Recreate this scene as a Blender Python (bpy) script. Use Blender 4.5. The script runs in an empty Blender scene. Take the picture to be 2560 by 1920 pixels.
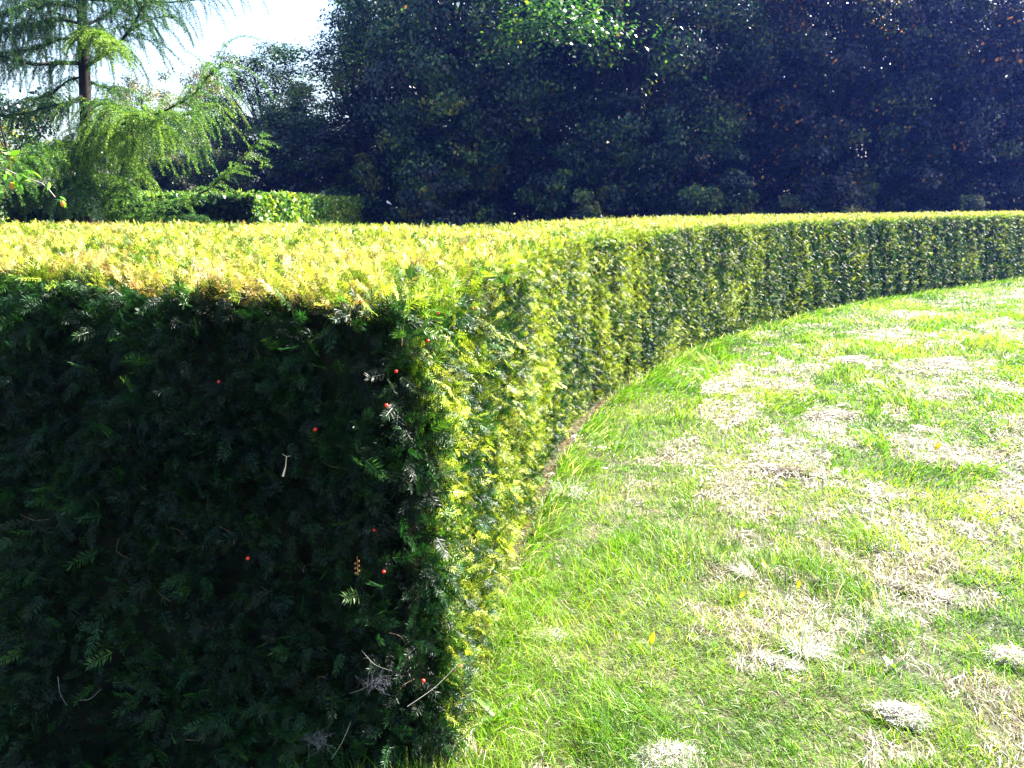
import bpy, math, numpy as np
from mathutils import Vector, Matrix
from mathutils.geometry import tessellate_polygon
S = bpy.context.scene
COL = S.collection
rng = np.random.default_rng(7)
R = math.radians

# ---------------------------------------------------------------- camera
EYE, PITCH, FPX = 1.65, 12.8, 2000.0
cam_d = bpy.data.cameras.new('camera'); cam = bpy.data.objects.new('camera', cam_d); COL.objects.link(cam)
cam_d.sensor_width = 36.0; cam_d.lens = 36.0 * FPX / 2560.0
cam_d.clip_start = 0.05; cam_d.clip_end = 2000
cam.location = (0, 0, EYE); cam.rotation_euler = (R(90 - PITCH), 0, 0)
S.camera = cam
# ---------------------------------------------------------------- sky + sun
SUN_AZ, SUN_EL = 61.5, 41.0
w = bpy.data.worlds.new("World"); S.world = w; w.use_nodes = True
nt = w.node_tree; bg = nt.nodes['Background']
sky = nt.nodes.new('ShaderNodeTexSky'); sky.sky_type = 'NISHITA'; sky.sun_disc = False
sky.sun_elevation = R(SUN_EL); sky.sun_rotation = R(SUN_AZ)
sky.air_density = 1.0; sky.dust_density = 2.6; sky.ozone_density = 2.0
nt.links.new(sky.outputs[0], bg.inputs[0]); bg.inputs[1].default_value = 0.061
sd = bpy.data.lights.new('sun', 'SUN'); so = bpy.data.objects.new('sun', sd); COL.objects.link(so)
sd.energy = 5.0; sd.angle = R(0.5); sd.color = (1.0, 0.94, 0.84)
SV = Vector((math.sin(R(SUN_AZ)) * math.cos(R(SUN_EL)), math.cos(R(SUN_AZ)) * math.cos(R(SUN_EL)), math.sin(R(SUN_EL))))
so.rotation_euler = SV.to_track_quat('Z', 'Y').to_euler(); so.location = (30, 15, 30)
S.view_settings.view_transform = 'Standard'; S.view_settings.look = 'None'
S.view_settings.exposure = 2.9; S.view_settings.gamma = 1.0
S.render.engine = 'CYCLES'
S.cycles.max_bounces = 7; S.cycles.diffuse_bounces = 3; S.cycles.glossy_bounces = 2
S.cycles.transmission_bounces = 4; S.cycles.transparent_max_bounces = 4

cp, sp = math.cos(R(PITCH)), math.sin(R(PITCH))
def ray(px, py):
    u = (px - 1280) / FPX; v = (960 - py) / FPX
    return np.array([u, cp + v * sp, -sp + v * cp])
def at(px, py, depth):                       # photo pixel at forward distance (world y) -> point
    d = ray(px, py); return np.array([0, 0, EYE]) + d * (depth / d[1])
def on_ground(px, py, z=0.0):
    d = ray(px, py); return np.array([0, 0, EYE]) + d * ((z - EYE) / d[2])
def project(P):
    P = np.asarray(P, float); q = P - np.array([0, 0, EYE])
    f = q[..., 1] * cp - q[..., 2] * sp; u = q[..., 1] * sp + q[..., 2] * cp
    return np.stack([1280 + FPX * q[..., 0] / f, 960 - FPX * u / f], -1)

HAZE = 0.0006
# ---------------------------------------------------------------- helpers
def hashn(i, j, k, seed):
    h = (i.astype(np.int64) * 374761393 + j.astype(np.int64) * 668265263 + k.astype(np.int64) * 2147483647 + seed * 974634777) & 0xFFFFFFFF
    h = ((h ^ (h >> 13)) * 1274126177) & 0xFFFFFFFF
    h = ((h ^ (h >> 16)) * 2246822519) & 0xFFFFFFFF
    return ((h ^ (h >> 15)) & 0xFFFFFF) / float(0xFFFFFF)
def noise(x, y, z=None, seed=0):             # smooth value noise, 0..1
    x = np.asarray(x, float); y = np.asarray(y, float); z = np.zeros_like(x) if z is None else np.asarray(z, float)
    i, j, k = np.floor(x), np.floor(y), np.floor(z)
    a, b, c = x - i, y - j, z - k
    a, b, c = (t * t * (3 - 2 * t) for t in (a, b, c))
    r = 0
    for di in (0, 1):
        for dj in (0, 1):
            for dk in (0, 1):
                r = r + hashn(i + di, j + dj, k + dk, seed) * (a if di else 1 - a) * (b if dj else 1 - b) * (c if dk else 1 - c)
    return r
def fbm(x, y, z=None, seed=0, o=3):
    r = 0; s = 0; x = np.asarray(x, float); y = np.asarray(y, float); z = np.zeros_like(x) if z is None else np.asarray(z, float)
    for q in range(o):
        f = 2.0 ** q; r = r + noise(x * f, y * f, z * f, seed + q * 17) / f; s += 1 / f
    return r / s
def sm(a, b, x):
    t = np.clip((x - a) / (b - a), 0, 1); return t * t * (3 - 2 * t)
def unit(v):
    return v / np.maximum(np.linalg.norm(v, axis=-1, keepdims=True), 1e-9)

def mesh(name, co, faces, mat=None, attrs=None, smooth=False):
    """faces: (F,k) int array"""
    co = np.ascontiguousarray(co, np.float32); faces = np.ascontiguousarray(faces, np.int32)
    me = bpy.data.meshes.new(name)
    n, (f, k) = len(co), faces.shape
    me.vertices.add(n); me.vertices.foreach_set('co', co.ravel())
    me.loops.add(f * k); me.loops.foreach_set('vertex_index', faces.ravel())
    me.polygons.add(f); me.polygons.foreach_set('loop_start', np.arange(0, f * k, k, dtype=np.int32))
    if smooth: me.polygons.foreach_set('use_smooth', np.ones(f, bool))
    for an, av in (attrs or {}).items():
        at_ = me.attributes.new(an, 'FLOAT', 'POINT'); at_.data.foreach_set('value', np.ascontiguousarray(av, np.float32))
    me.update(calc_edges=True)
    if mat: me.materials.append(mat)
    return me
def obj(name, me, parent=None, loc=None):
    o = bpy.data.objects.new(name, me); COL.objects.link(o)
    if parent: o.parent = parent
    if loc is not None: o.location = loc
    return o
def tag(o, label=None, cat=None, group=None, kind=None):
    if label: o['label'] = label
    if cat: o['category'] = cat
    if group: o['group'] = group
    if kind: o['kind'] = kind
    return o
def empty(name, loc=(0, 0, 0)):
    o = bpy.data.objects.new(name, None); COL.objects.link(o); o.location = loc; return o
def copy_tree(o, parent=None):
    c = o.copy(); COL.objects.link(c)
    if parent: c.parent = parent
    for ch in [x for x in COL.objects if x.parent == o]: copy_tree(ch, c)
    return c

class Batch:                                  # template instances baked into one mesh
    def __init__(s): s.v = []; s.f = []; s.a = {}; s.n = 0
    def add(s, T, F, P, X, Y, Z, **attrs):
        N, V = len(P), len(T)
        if N == 0: return
        co = P[:, None, :] + T[None, :, 0:1] * X[:, None] + T[None, :, 1:2] * Y[:, None] + T[None, :, 2:3] * Z[:, None]
        s.v.append(co.reshape(-1, 3).astype(np.float32))
        s.f.append((F[None] + (np.arange(N) * V)[:, None, None] + s.n).reshape(-1, F.shape[1]).astype(np.int32))
        for k, a in attrs.items():
            a = np.asarray(a, np.float32)
            s.a.setdefault(k, []).append(a.reshape(-1) if a.ndim == 2 else np.repeat(a, V))
        s.n += N * V
    def mesh(s, name, mat, off=None):
        v = np.concatenate(s.v)
        if off is not None: v = v - np.asarray(off, np.float32)
        return mesh(name, v, np.concatenate(s.f), mat, {k: np.concatenate(a) for k, a in s.a.items()})

def tube(path, rad, n=6, cap=True):
    path = np.asarray(path, float); rad = np.broadcast_to(np.asarray(rad, float), (len(path),))
    t = unit(np.gradient(path, axis=0)); ref = np.array([0.31, 0.17, 0.93])
    if abs(np.dot(t[0], ref)) > 0.9: ref = np.array([1.0, 0, 0])
    a = unit(np.cross(t, ref)); b = np.cross(t, a)
    th = np.arange(n) * 2 * math.pi / n
    co = path[:, None] + rad[:, None, None] * (np.cos(th)[None, :, None] * a[:, None] + np.sin(th)[None, :, None] * b[:, None])
    m = len(path); co = co.reshape(-1, 3); F = []
    i = np.arange(m - 1)[:, None] * n; j = np.arange(n)[None]
    F = np.stack([i + j, i + (j + 1) % n, i + n + (j + 1) % n, i + n + j], -1).reshape(-1, 4)
    return co, F
def tubes_mesh(name, lst, mat, n=6):
    V = []; F = []; o = 0
    for p, r in lst:
        c, f = tube(p, r, n); V.append(c); F.append(f + o); o += len(c)
    return mesh(name, np.concatenate(V), np.concatenate(F), mat, smooth=True)
def spline(pts, n):
    pts = np.asarray(pts, float); d = np.r_[0, np.cumsum(np.linalg.norm(np.diff(pts, axis=0), axis=1))]
    m = np.gradient(pts, d, axis=0); q = np.linspace(0, d[-1], n); k = np.clip(np.searchsorted(d, q, 'right') - 1, 0, len(d) - 2)
    h = (d[k + 1] - d[k])[:, None]; t = ((q - d[k]))[:, None] / h
    return (2 * t**3 - 3 * t**2 + 1) * pts[k] + (t**3 - 2 * t**2 + t) * h * m[k] + (-2 * t**3 + 3 * t**2) * pts[k + 1] + (t**3 - t**2) * h * m[k + 1]

# ---------------------------------------------------------------- materials
def new_mat(name):
    m = bpy.data.materials.new(name); m.use_nodes = True; t = m.node_tree
    for x in list(t.nodes): t.nodes.remove(x)
    return m, t, t.nodes.new('ShaderNodeOutputMaterial')
def ramp(t, fac, stops, interp='LINEAR'):
    r = t.nodes.new('ShaderNodeValToRGB'); r.color_ramp.interpolation = interp
    e = r.color_ramp.elements
    while len(e) < len(stops): e.new(0.5)
    for i, (p, c) in enumerate(stops): e[i].position = p; e[i].color = (*c, 1)
    t.links.new(fac, r.inputs[0]); return r.outputs[0]
def leaf_mat(name, stops, rough=0.4, spec=0.5, trans=0.4, tgain=(1.3, 1.5, 0.5), vary=0.5):
    """leaf: colour from the 'tint' attribute, brightness jitter from 'rnd', light passes through the blade"""
    m, t, out = new_mat(name); L = t.links.new
    a = t.nodes.new('ShaderNodeAttribute'); a.attribute_name = 'tint'
    b = t.nodes.new('ShaderNodeAttribute'); b.attribute_name = 'rnd'
    c = ramp(t, a.outputs['Fac'], stops)
    mr = t.nodes.new('ShaderNodeMapRange'); mr.inputs[3].default_value = 1 - vary; mr.inputs[4].default_value = 1 + vary
    L(b.outputs['Fac'], mr.inputs[0])
    sc = t.nodes.new('ShaderNodeVectorMath'); sc.operation = 'SCALE'; L(c, sc.inputs[0]); L(mr.outputs[0], sc.inputs[3])
    p = t.nodes.new('ShaderNodeBsdfPrincipled'); L(sc.outputs[0], p.inputs['Base Color'])
    p.inputs['Roughness'].default_value = rough; p.inputs['Specular IOR Level'].default_value = spec
    tg = t.nodes.new('ShaderNodeVectorMath'); tg.operation = 'MULTIPLY'; L(sc.outputs[0], tg.inputs[0]); tg.inputs[1].default_value = tgain
    tr = t.nodes.new('ShaderNodeBsdfTranslucent'); L(tg.outputs[0], tr.inputs[0])
    mx = t.nodes.new('ShaderNodeMixShader'); mx.inputs[0].default_value = trans
    L(p.outputs[0], mx.inputs[1]); L(tr.outputs[0], mx.inputs[2]); L(mx.outputs[0], out.inputs[0])
    return m
def plain_mat(name, col, rough=0.8, spec=0.3, var=0.3, scale=20.0, bump=0.0, stretch=(1, 1, 1)):
    m, t, out = new_mat(name); L = t.links.new
    tc = t.nodes.new('ShaderNodeTexCoord'); mp = t.nodes.new('ShaderNodeMapping'); L(tc.outputs['Object'], mp.inputs[0]); mp.inputs['Scale'].default_value = stretch
    n = t.nodes.new('ShaderNodeTexNoise'); n.inputs['Scale'].default_value = scale; n.inputs['Detail'].default_value = 6; L(mp.outputs[0], n.inputs[0])
    lo = tuple(x * (1 - var) for x in col); hi = tuple(min(1, x * (1 + var)) for x in col)
    c = ramp(t, n.outputs[0], [(0.3, lo), (0.7, hi)])
    p = t.nodes.new('ShaderNodeBsdfPrincipled'); L(c, p.inputs['Base Color']); p.inputs['Roughness'].default_value = rough; p.inputs['Specular IOR Level'].default_value = spec
    if bump:
        b = t.nodes.new('ShaderNodeBump'); b.inputs['Strength'].default_value = bump; L(n.outputs[0], b.inputs['Height']); L(b.outputs[0], p.inputs['Normal'])
    L(p.outputs[0], out.inputs[0]); return m

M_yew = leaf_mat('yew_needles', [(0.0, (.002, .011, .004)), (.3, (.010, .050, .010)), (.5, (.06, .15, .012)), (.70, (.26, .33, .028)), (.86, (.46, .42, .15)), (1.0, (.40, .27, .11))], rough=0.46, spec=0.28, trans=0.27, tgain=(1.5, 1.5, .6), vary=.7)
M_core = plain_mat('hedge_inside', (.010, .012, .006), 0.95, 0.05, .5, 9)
M_twig = plain_mat('brown_twig', (.16, .10, .055), 0.8, 0.2, .4, 60)
M_berry = plain_mat('red_aril', (.75, .03, .012), 0.25, 0.6, .15, 40)
M_straw = leaf_mat('straw', [(0, (.16, .11, .065)), (.5, (.47, .44, .38)), (1, (.64, .63, .61))], rough=.5, spec=.4, trans=.3, tgain=(1, 1, .9), vary=.5)
M_grass = leaf_mat('grass_blades', [(0, (.025, .085, .004)), (.4, (.080, .215, .006)), (.7, (.21, .33, .008)), (.85, (.36, .33, .15)), (1, (.50, .45, .36))], rough=.42, spec=.32, trans=.48, tgain=(1.3, 1.3, .5), vary=.65)
M_bark = plain_mat('dark_bark', (.022, .020, .018), 0.9, 0.1, .6, 9, .8, (1, 1, .25))
M_larch = leaf_mat('larch_needles', [(0, (.008, .032, .020)), (.3, (.024, .085, .03)), (.55, (.065, .18, .03)), (1, (.22, .34, .045))], rough=.45, spec=.4, trans=.4, tgain=(1.2, 1.3, .5))
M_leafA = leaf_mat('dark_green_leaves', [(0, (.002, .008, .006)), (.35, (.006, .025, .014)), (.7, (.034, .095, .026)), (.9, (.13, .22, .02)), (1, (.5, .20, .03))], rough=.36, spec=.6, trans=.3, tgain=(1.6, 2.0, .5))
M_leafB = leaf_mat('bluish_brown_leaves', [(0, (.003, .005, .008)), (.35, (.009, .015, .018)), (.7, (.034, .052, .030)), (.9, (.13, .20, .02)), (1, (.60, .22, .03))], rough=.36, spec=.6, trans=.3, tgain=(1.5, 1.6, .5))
M_leafC = leaf_mat('olive_leaves', [(0, (.05, .07, .03)), (.6, (.10, .12, .04)), (1, (.30, .17, .05))], rough=.42, spec=.5, trans=.35)
M_fruitleaf = leaf_mat('fruit_leaves', [(0, (.05, .15, .02)), (.7, (.12, .28, .02)), (1, (.45, .22, .05))], rough=.3, spec=.6, trans=.4)
M_fruit = plain_mat('orange_fruit', (.75, .25, .02), .35, .5, .4, 12)
M_wood = plain_mat('grey_post', (.20, .21, .24), .8, .3, .3, 8, .3, (1, 1, .1))
M_white = plain_mat('white_scrap', (.8, .78, .76), .6, .3, .05, 5)
M_web = plain_mat('grey_fluff', (.10, .10, .12), .8, .2, .4, 30)
M_yellow = leaf_mat('yellow_leaf', [(0, (.55, .50, .02)), (1, (.65, .45, .02))], rough=.4, spec=.5, trans=.4, tgain=(1.2, 1.2, .4))

# ================================================================ THE YEW HEDGE (plan outline)
ST = [  # base x,y   top x,y   (walk from the far left of the shaded face round the corner and along the lawn)
    (-4.6, 1.84, -4.6, 3.7), (-3.2, 1.84, -3.2, 3.30), (-2.0, 1.85, -2.0, 2.92), (-1.3, 1.86, -1.3, 2.64), (-.85, 1.87, -.85, 2.42), (-.45, 1.92, -.50, 2.19),
    (-.29, 1.96, -.35, 2.11), (-.205, 1.99, -.28, 2.11), (-.17, 2.06, -.245, 2.17), (-.155, 2.18, -.23, 2.28), (-.125, 2.5, -.18, 2.55), (-.05, 3.14, -.10, 3.2), (.11, 3.96, .04, 4.0), (.40, 5.36, .32, 5.4),
    (.74, 6.4, .65, 6.45), (1.3, 7.6, 1.2, 7.66), (2.06, 8.9, 1.95, 8.98), (3.37, 10.63, 3.27, 10.72), (5.04, 12.51, 4.94, 12.6), (7.63, 14.75, 7.53, 14.85),
    (11.14, 17.48, 11.05, 17.58), (15.6, 20.7, 15.5, 20.8)]
BACK = [(14.2, 22.6), (9.9, 19.4), (6.2, 16.7), (3.4, 14.3), (1.6, 12.0), (.4, 9.8), (-.5, 8.2), (-1.6, 7.7), (-3.4, 7.7), (-5.2, 8.0), (-7.0, 8.4)]
ST = np.array(ST); NS = 1400
SB = spline(np.c_[ST, np.zeros(len(ST))][:, :5], NS)
BASE, TOP = SB[:, :2], SB[:, 2:4]
SL = np.r_[0, np.cumsum(np.linalg.norm(np.diff(BASE, axis=0), axis=1))]
TAN = unit(np.gradient(BASE, axis=0)); NRM = np.stack([TAN[:, 1], -TAN[:, 0]], 1)
CORNER_S = SL[np.argmin(np.linalg.norm(BASE - np.array([-.18, 2.14]), axis=1))]
def lerp_s(A, s): return np.stack([np.interp(s, SL, A[:, i]) for i in range(A.shape[1])], 1)
def dist_front(x, y):                         # distance from the lawn-side/top curve and its arclength
    P = np.stack([np.ravel(x), np.ravel(y)], 1); B = BASE[::3]; out = np.empty(len(P)); ss = np.empty(len(P)); sg = np.empty(len(P))
    for a in range(0, len(P), 20000):
        d = P[a:a + 20000, None] - B[None]; q = (d ** 2).sum(-1); k = q.argmin(1)
        out[a:a + 20000] = np.sqrt(q[np.arange(len(k)), k]); ss[a:a + 20000] = SL[::3][k]
        sg[a:a + 20000] = np.sign((d[np.arange(len(k)), k] * NRM[::3][k]).sum(1))
    return out, ss, sg
def HT(x, y):                                 # clipped height of the top
    x = np.asarray(x, float); y = np.asarray(y, float)
    return 1.405 + .035 * sm(-.3, -2.2, x) + .012 * sm(3, 8, y) * sm(1.6, -.5, x - (y - 8) * .6) + .03 * (fbm(x * .9, y * .9, seed=3) - .5) + .012 * (noise(x * 6, y * 6, seed=9) - .5)
RS = 0.10
def side_point(s, z01, out=0.0):
    b = lerp_s(BASE, s); t = lerp_s(TOP, s); n = unit(lerp_s(NRM, s))
    h = HT(t[:, 0], t[:, 1]); z = z01 * h
    xy = b + (t - b) * z01[:, None]
    over = np.clip((z - (h - RS)) / RS, 0, 1); inset = RS * (1 - np.sqrt(np.clip(1 - over ** 2, 0, 1)))
    und = .045 * (noise(s * 1.3, z * .8, seed=21) - .5) + (.03 + .07 * noise(s * .7, z * 0, seed=25)) * (noise(s * 5.3 + 2 * noise(s, z * .5, seed=23), z * .9, seed=22) - .5) + .04 * (noise(s * 11, z * 5, seed=24) - .5)
    foot = -.05 * sm(.25, 0, z) * sm(.3, 1.5, s - 4.6)
    xy = xy + n * (out - inset * .9 + und + foot)[:, None]
    n3 = np.c_[n * np.sqrt(np.clip(1 - over ** 2, .02, 1))[:, None], over * .95]
    return np.c_[xy, z], unit(n3)

hedge = tag(empty('yew_hedge', (-.2, 2.3, 0)), 'long clipped yew hedge with dark end and yellow flat top, curving along the lawn', 'hedge')
HO = np.array([-.2, 2.3, 0])
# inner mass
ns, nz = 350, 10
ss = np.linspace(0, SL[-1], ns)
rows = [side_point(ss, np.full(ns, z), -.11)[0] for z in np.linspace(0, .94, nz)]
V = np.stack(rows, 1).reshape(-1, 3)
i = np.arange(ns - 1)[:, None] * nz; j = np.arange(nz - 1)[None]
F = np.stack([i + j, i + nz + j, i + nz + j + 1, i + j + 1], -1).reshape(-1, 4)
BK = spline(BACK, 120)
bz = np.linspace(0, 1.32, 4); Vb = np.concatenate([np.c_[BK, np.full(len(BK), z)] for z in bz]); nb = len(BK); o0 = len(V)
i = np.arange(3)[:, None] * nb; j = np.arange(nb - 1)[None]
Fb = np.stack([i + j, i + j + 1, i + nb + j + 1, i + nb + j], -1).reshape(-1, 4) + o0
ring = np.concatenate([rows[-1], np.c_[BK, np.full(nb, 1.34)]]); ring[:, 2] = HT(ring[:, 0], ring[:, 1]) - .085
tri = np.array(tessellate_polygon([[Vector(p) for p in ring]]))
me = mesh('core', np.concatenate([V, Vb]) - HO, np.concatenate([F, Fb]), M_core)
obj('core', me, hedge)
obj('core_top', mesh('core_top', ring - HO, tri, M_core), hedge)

def sprig_template(n, L, nl, w, seed):
    r = np.random.default_rng(seed); V = []; F = []
    def quad(a, b, c, d): k = len(V); V.extend([a, b, c, d]); F.append((k, k + 1, k + 2, k + 3))
    bend = r.uniform(-.15, .15)
    ctr = lambda t: np.array([L * t, bend * L * t * t, .12 * L * t * t])
    quad(ctr(0) + (0, -w * .5, 0), ctr(1), ctr(1) + (0, w * .3, 0), ctr(0) + (0, w * .5, 0))
    for k in range(n):
        t = (k + .6) / n; side = 1 if k % 2 else -1
        ang = R(r.uniform(50, 72) - 38 * max(0, t - .6) / .4); up = r.uniform(-.15, .35)
        l = nl * r.uniform(.75, 1.1) * (1 - .25 * t ** 3); c = ctr(t)
        d = np.array([math.cos(ang), side * math.sin(ang), up]); d /= np.linalg.norm(d)
        s = np.cross(d, [0, 0, 1.0]); s /= np.linalg.norm(s); tw = r.uniform(-.5, .5); s = s * math.cos(tw) + np.array([0, 0, 1]) * math.sin(tw)
        droop = np.array([0, 0, -.12 * l])
        quad(c, c + d * l * .5 - s * w * .5, c + d * l + droop, c + d * l * .5 + s * w * .5)
    return np.array(V), np.array(F)
# near, middle and far sprigs (needle counts fall with distance, needle size grows a little)
T_near = [sprig_template(22, .058, .023, .0032, k) for k in range(5)]
T_mid = [sprig_template(13, .050, .026, .0046, 10 + k) for k in range(4)]
T_far = [sprig_template(8, .050, .029, .0065, 20 + k) for k in range(4)]
def orient(n, spread_lo, spread_hi, up=0.0, r=rng):
    N = len(n); rv = r.normal(size=(N, 3)); rv -= n * (rv * n).sum(1, keepdims=True); rv = unit(rv)
    rv = unit(rv + np.array([0, 0, up])) if up else rv
    X = unit(rv + n * r.uniform(spread_lo, spread_hi, (N, 1)))
    Z = unit(n + r.normal(size=(N, 3)) * .45); Y = unit(np.cross(Z, X)); Z = np.cross(X, Y)
    return X, Y, Z
def put(B, T, P, n, tint, scale, lo, hi, up=0.0):
    X, Y, Z = orient(n, lo, hi, up); k = rng.integers(0, len(T), len(P))
    sc = (scale * rng.uniform(.7, 1.2, len(P)))[:, None]; rnd = rng.random(len(P))
    for q, (tv, tf) in enumerate(T):
        m = k == q; nn = m.sum()
        rr = np.clip(rnd[m][:, None] + rng.normal(size=(nn, len(tv) // 4)) * .15, 0, 1).repeat(4, 1)
        tt = np.clip(tint[m][:, None] + rng.normal(size=(nn, len(tv) // 4)) * .035, 0, 1).repeat(4, 1)
        B.add(tv, tf, P[m], X[m] * sc[m], Y[m] * sc[m], Z[m] * sc[m], tint=tt, rnd=rr)
B_front, B_right, B_top = Batch(), Batch(), Batch()
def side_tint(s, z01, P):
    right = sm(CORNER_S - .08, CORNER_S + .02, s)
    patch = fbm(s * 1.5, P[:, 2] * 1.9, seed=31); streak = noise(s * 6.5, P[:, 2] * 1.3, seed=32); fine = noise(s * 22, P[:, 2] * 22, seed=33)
    pr = np.clip(.34 + 1.5 * (patch - .5) + .5 * (streak - .5) - .28 * sm(CORNER_S + 5, CORNER_S + 12, s), .06, .8); y = np.where(.55 * fine + .45 * rng.random(len(s)) < .27 + .50 * pr, .64 + .18 * rng.random(len(s)), .06 + .26 * rng.random(len(s)) + .2 * patch)  # far stretch loses yellow: its weak grazing sun is put into the tint
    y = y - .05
    front = .05 + .38 * np.clip(noise(s * 5, P[:, 2] * 5, seed=34) - .45, 0, 1) + .12 * (fine > .8)  # end face needles much darker: its shade is put into the tint
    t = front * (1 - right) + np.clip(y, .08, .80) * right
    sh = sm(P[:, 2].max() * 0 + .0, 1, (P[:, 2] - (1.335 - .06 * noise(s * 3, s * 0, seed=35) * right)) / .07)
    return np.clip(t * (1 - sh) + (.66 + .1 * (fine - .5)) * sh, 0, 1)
def side_fill(B, s0, s1, dens, T, scale, lo=.15, hi=1.3, zlo=0.0, up=.15, deep=.08):
    N = int((s1 - s0) * 1.42 * dens); s = rng.uniform(s0, s1, N); z = rng.uniform(zlo, 1.0, N) ** .96
    P, n = side_point(s, z, 0); off = -deep * rng.random(N) ** .8 + .012 * rng.normal(size=N)
    gap = noise(s * 9, z * 9, seed=41)        # small holes between sprays
    isf = s < CORNER_S; keep = rng.random(N) < np.where(isf, np.clip(2.6 * (gap - .20), .38, 1), np.clip(.15 + 1.9 * gap, 0, 1)); off = np.where(isf, off * 1.0 - .05 * (1 - np.clip(2 * gap - .3, 0, 1)), off)
    P = P + n * off[:, None]; P, n, s, z = P[keep], n[keep], s[keep], z[keep]
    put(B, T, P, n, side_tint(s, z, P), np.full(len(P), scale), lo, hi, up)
C = CORNER_S
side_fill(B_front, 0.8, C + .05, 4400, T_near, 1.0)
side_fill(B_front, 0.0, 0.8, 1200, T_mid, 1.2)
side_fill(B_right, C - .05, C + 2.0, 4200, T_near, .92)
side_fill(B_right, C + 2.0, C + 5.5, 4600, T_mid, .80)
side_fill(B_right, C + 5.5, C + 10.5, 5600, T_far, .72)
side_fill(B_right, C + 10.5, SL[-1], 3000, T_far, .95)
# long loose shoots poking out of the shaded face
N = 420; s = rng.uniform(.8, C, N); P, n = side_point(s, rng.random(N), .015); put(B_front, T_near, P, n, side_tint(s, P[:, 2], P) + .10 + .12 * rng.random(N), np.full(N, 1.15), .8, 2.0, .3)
# the top
poly = np.concatenate([TOP[::4] - NRM[::4] * RS * .6, BK])
def inside(x, y):
    c = np.zeros(len(x), bool); px, py = poly[:, 0], poly[:, 1]
    for a in range(len(poly)):
        b = a - 1; cond = ((py[a] > y) != (py[b] > y)) & (x < (px[b] - px[a]) * (y - py[a]) / (py[b] - py[a] + 1e-12) + px[a]); c ^= cond
    return c
def top_fill(ylo, yhi, xlo, xhi, dens, T, scale, zj=.018):
    N = int((yhi - ylo) * (xhi - xlo) * dens); x = rng.uniform(xlo, xhi, N); y = rng.uniform(ylo, yhi, N)
    m = inside(x, y); x, y = x[m], y[m]; N = len(x)
    z = HT(x, y) - .035 + zj * rng.normal(size=N) - .06 * sm(.45, .8, noise(x * 13, y * 13, seed=51)) + .012 * (rng.random(N) < .05)
    nn = unit(np.c_[rng.normal(size=(N, 2)) * .15, np.ones(N)])
    p = fbm(x * 1.7, y * 1.7, seed=52); fine = noise(x * 18, y * 18, seed=53)
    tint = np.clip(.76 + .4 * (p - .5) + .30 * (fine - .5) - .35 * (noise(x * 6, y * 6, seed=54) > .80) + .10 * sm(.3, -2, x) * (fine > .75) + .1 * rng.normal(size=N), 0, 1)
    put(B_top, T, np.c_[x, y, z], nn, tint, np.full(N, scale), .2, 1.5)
top_fill(2.0, 3.6, -3.4, .4, 4200, T_near, .85)
top_fill(3.6, 5.6, -4.6, .6, 2600, T_mid, .9)
top_fill(5.6, 9.0, -7.0, 2.0, 2800, T_far, .72)
top_fill(2.0, 5.6, -7.0, -3.4, 900, T_mid, 1.1)
top_fill(9.0, 23.0, -.5, 15.6, 1400, T_far, .85)
# back side, seen only from elsewhere
N = 9000; k = rng.integers(0, nb - 1, N); tb = unit(np.gradient(BK, axis=0)); nbk = np.c_[tb[:, 1], -tb[:, 0], np.zeros(nb)]
P = np.c_[BK[k] + rng.normal(size=(N, 2)) * .05, rng.uniform(0, 1.4, N)]
put(B_top, T_far, P, nbk[k], np.full(N, .2), np.full(N, 1.6), .2, 1.2)
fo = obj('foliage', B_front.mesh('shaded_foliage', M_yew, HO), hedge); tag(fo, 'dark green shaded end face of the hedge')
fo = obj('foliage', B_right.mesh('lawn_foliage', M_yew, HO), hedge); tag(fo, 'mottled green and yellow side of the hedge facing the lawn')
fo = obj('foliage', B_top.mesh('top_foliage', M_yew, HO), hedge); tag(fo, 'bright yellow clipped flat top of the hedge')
# bare brown twigs showing through
tw = []
gs, gz = np.meshgrid(np.linspace(.6, SL[-1] - .5, 1500), np.linspace(.02, .98, 90)); GP, GN = side_point(gs.ravel(), gz.ravel(), 0); GPX = project(GP)
def on_face(px, py, out=.0):
    d = np.hypot(GPX[:, 0] - px, GPX[:, 1] - py) + (GP[:, 1] * .3); k = d.argmin(); return GP[k] + GN[k] * out, GN[k]
def twig_at(p, n, L, spread=1.0):
    d = unit(n * rng.uniform(.0, .6) + rng.normal(size=3) * .5 + np.array([0, 0, .7])); q = p - n * .03
    return (spline([q, q + d * L * .5 + rng.normal(size=3) * .006, q + d * L + rng.normal(size=3) * .012], 5), np.linspace(.0011, .0005, 5))
for (px, py, rad, cnt) in [(1200, 750, 45, 60), (1215, 820, 40, 40), (1320, 720, 50, 60), (1170, 1010, 40, 20), (1690, 620, 60, 40), (860, 1690, 160, 10), (400, 1200, 380, 20), (900, 800, 150, 10)]:
    for _ in range(cnt):
        p, n = on_face(px + rng.normal() * rad, py + rng.normal() * rad); tw.append(twig_at(p, n, rng.uniform(.03, .09)))
for _ in range(120):
    x, y = rng.uniform(-2.6, .2), rng.uniform(2.3, 6)
    if inside(np.array([x]), np.array([y]))[0]:
        p = np.array([x, y, float(HT(x, y)) - .0]); d = np.r_[rng.normal(size=2), .15]; d = unit(d) * rng.uniform(.03, .09)
        tw.append((np.array([p, p + d * .5 + [0, 0, .006], p + d]), np.linspace(.0018, .0008, 3)))
me = tubes_mesh('twigs', [(p - HO, r) for p, r in tw], M_twig, 4); tag(obj('twigs', me, hedge), kind='stuff')
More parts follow.
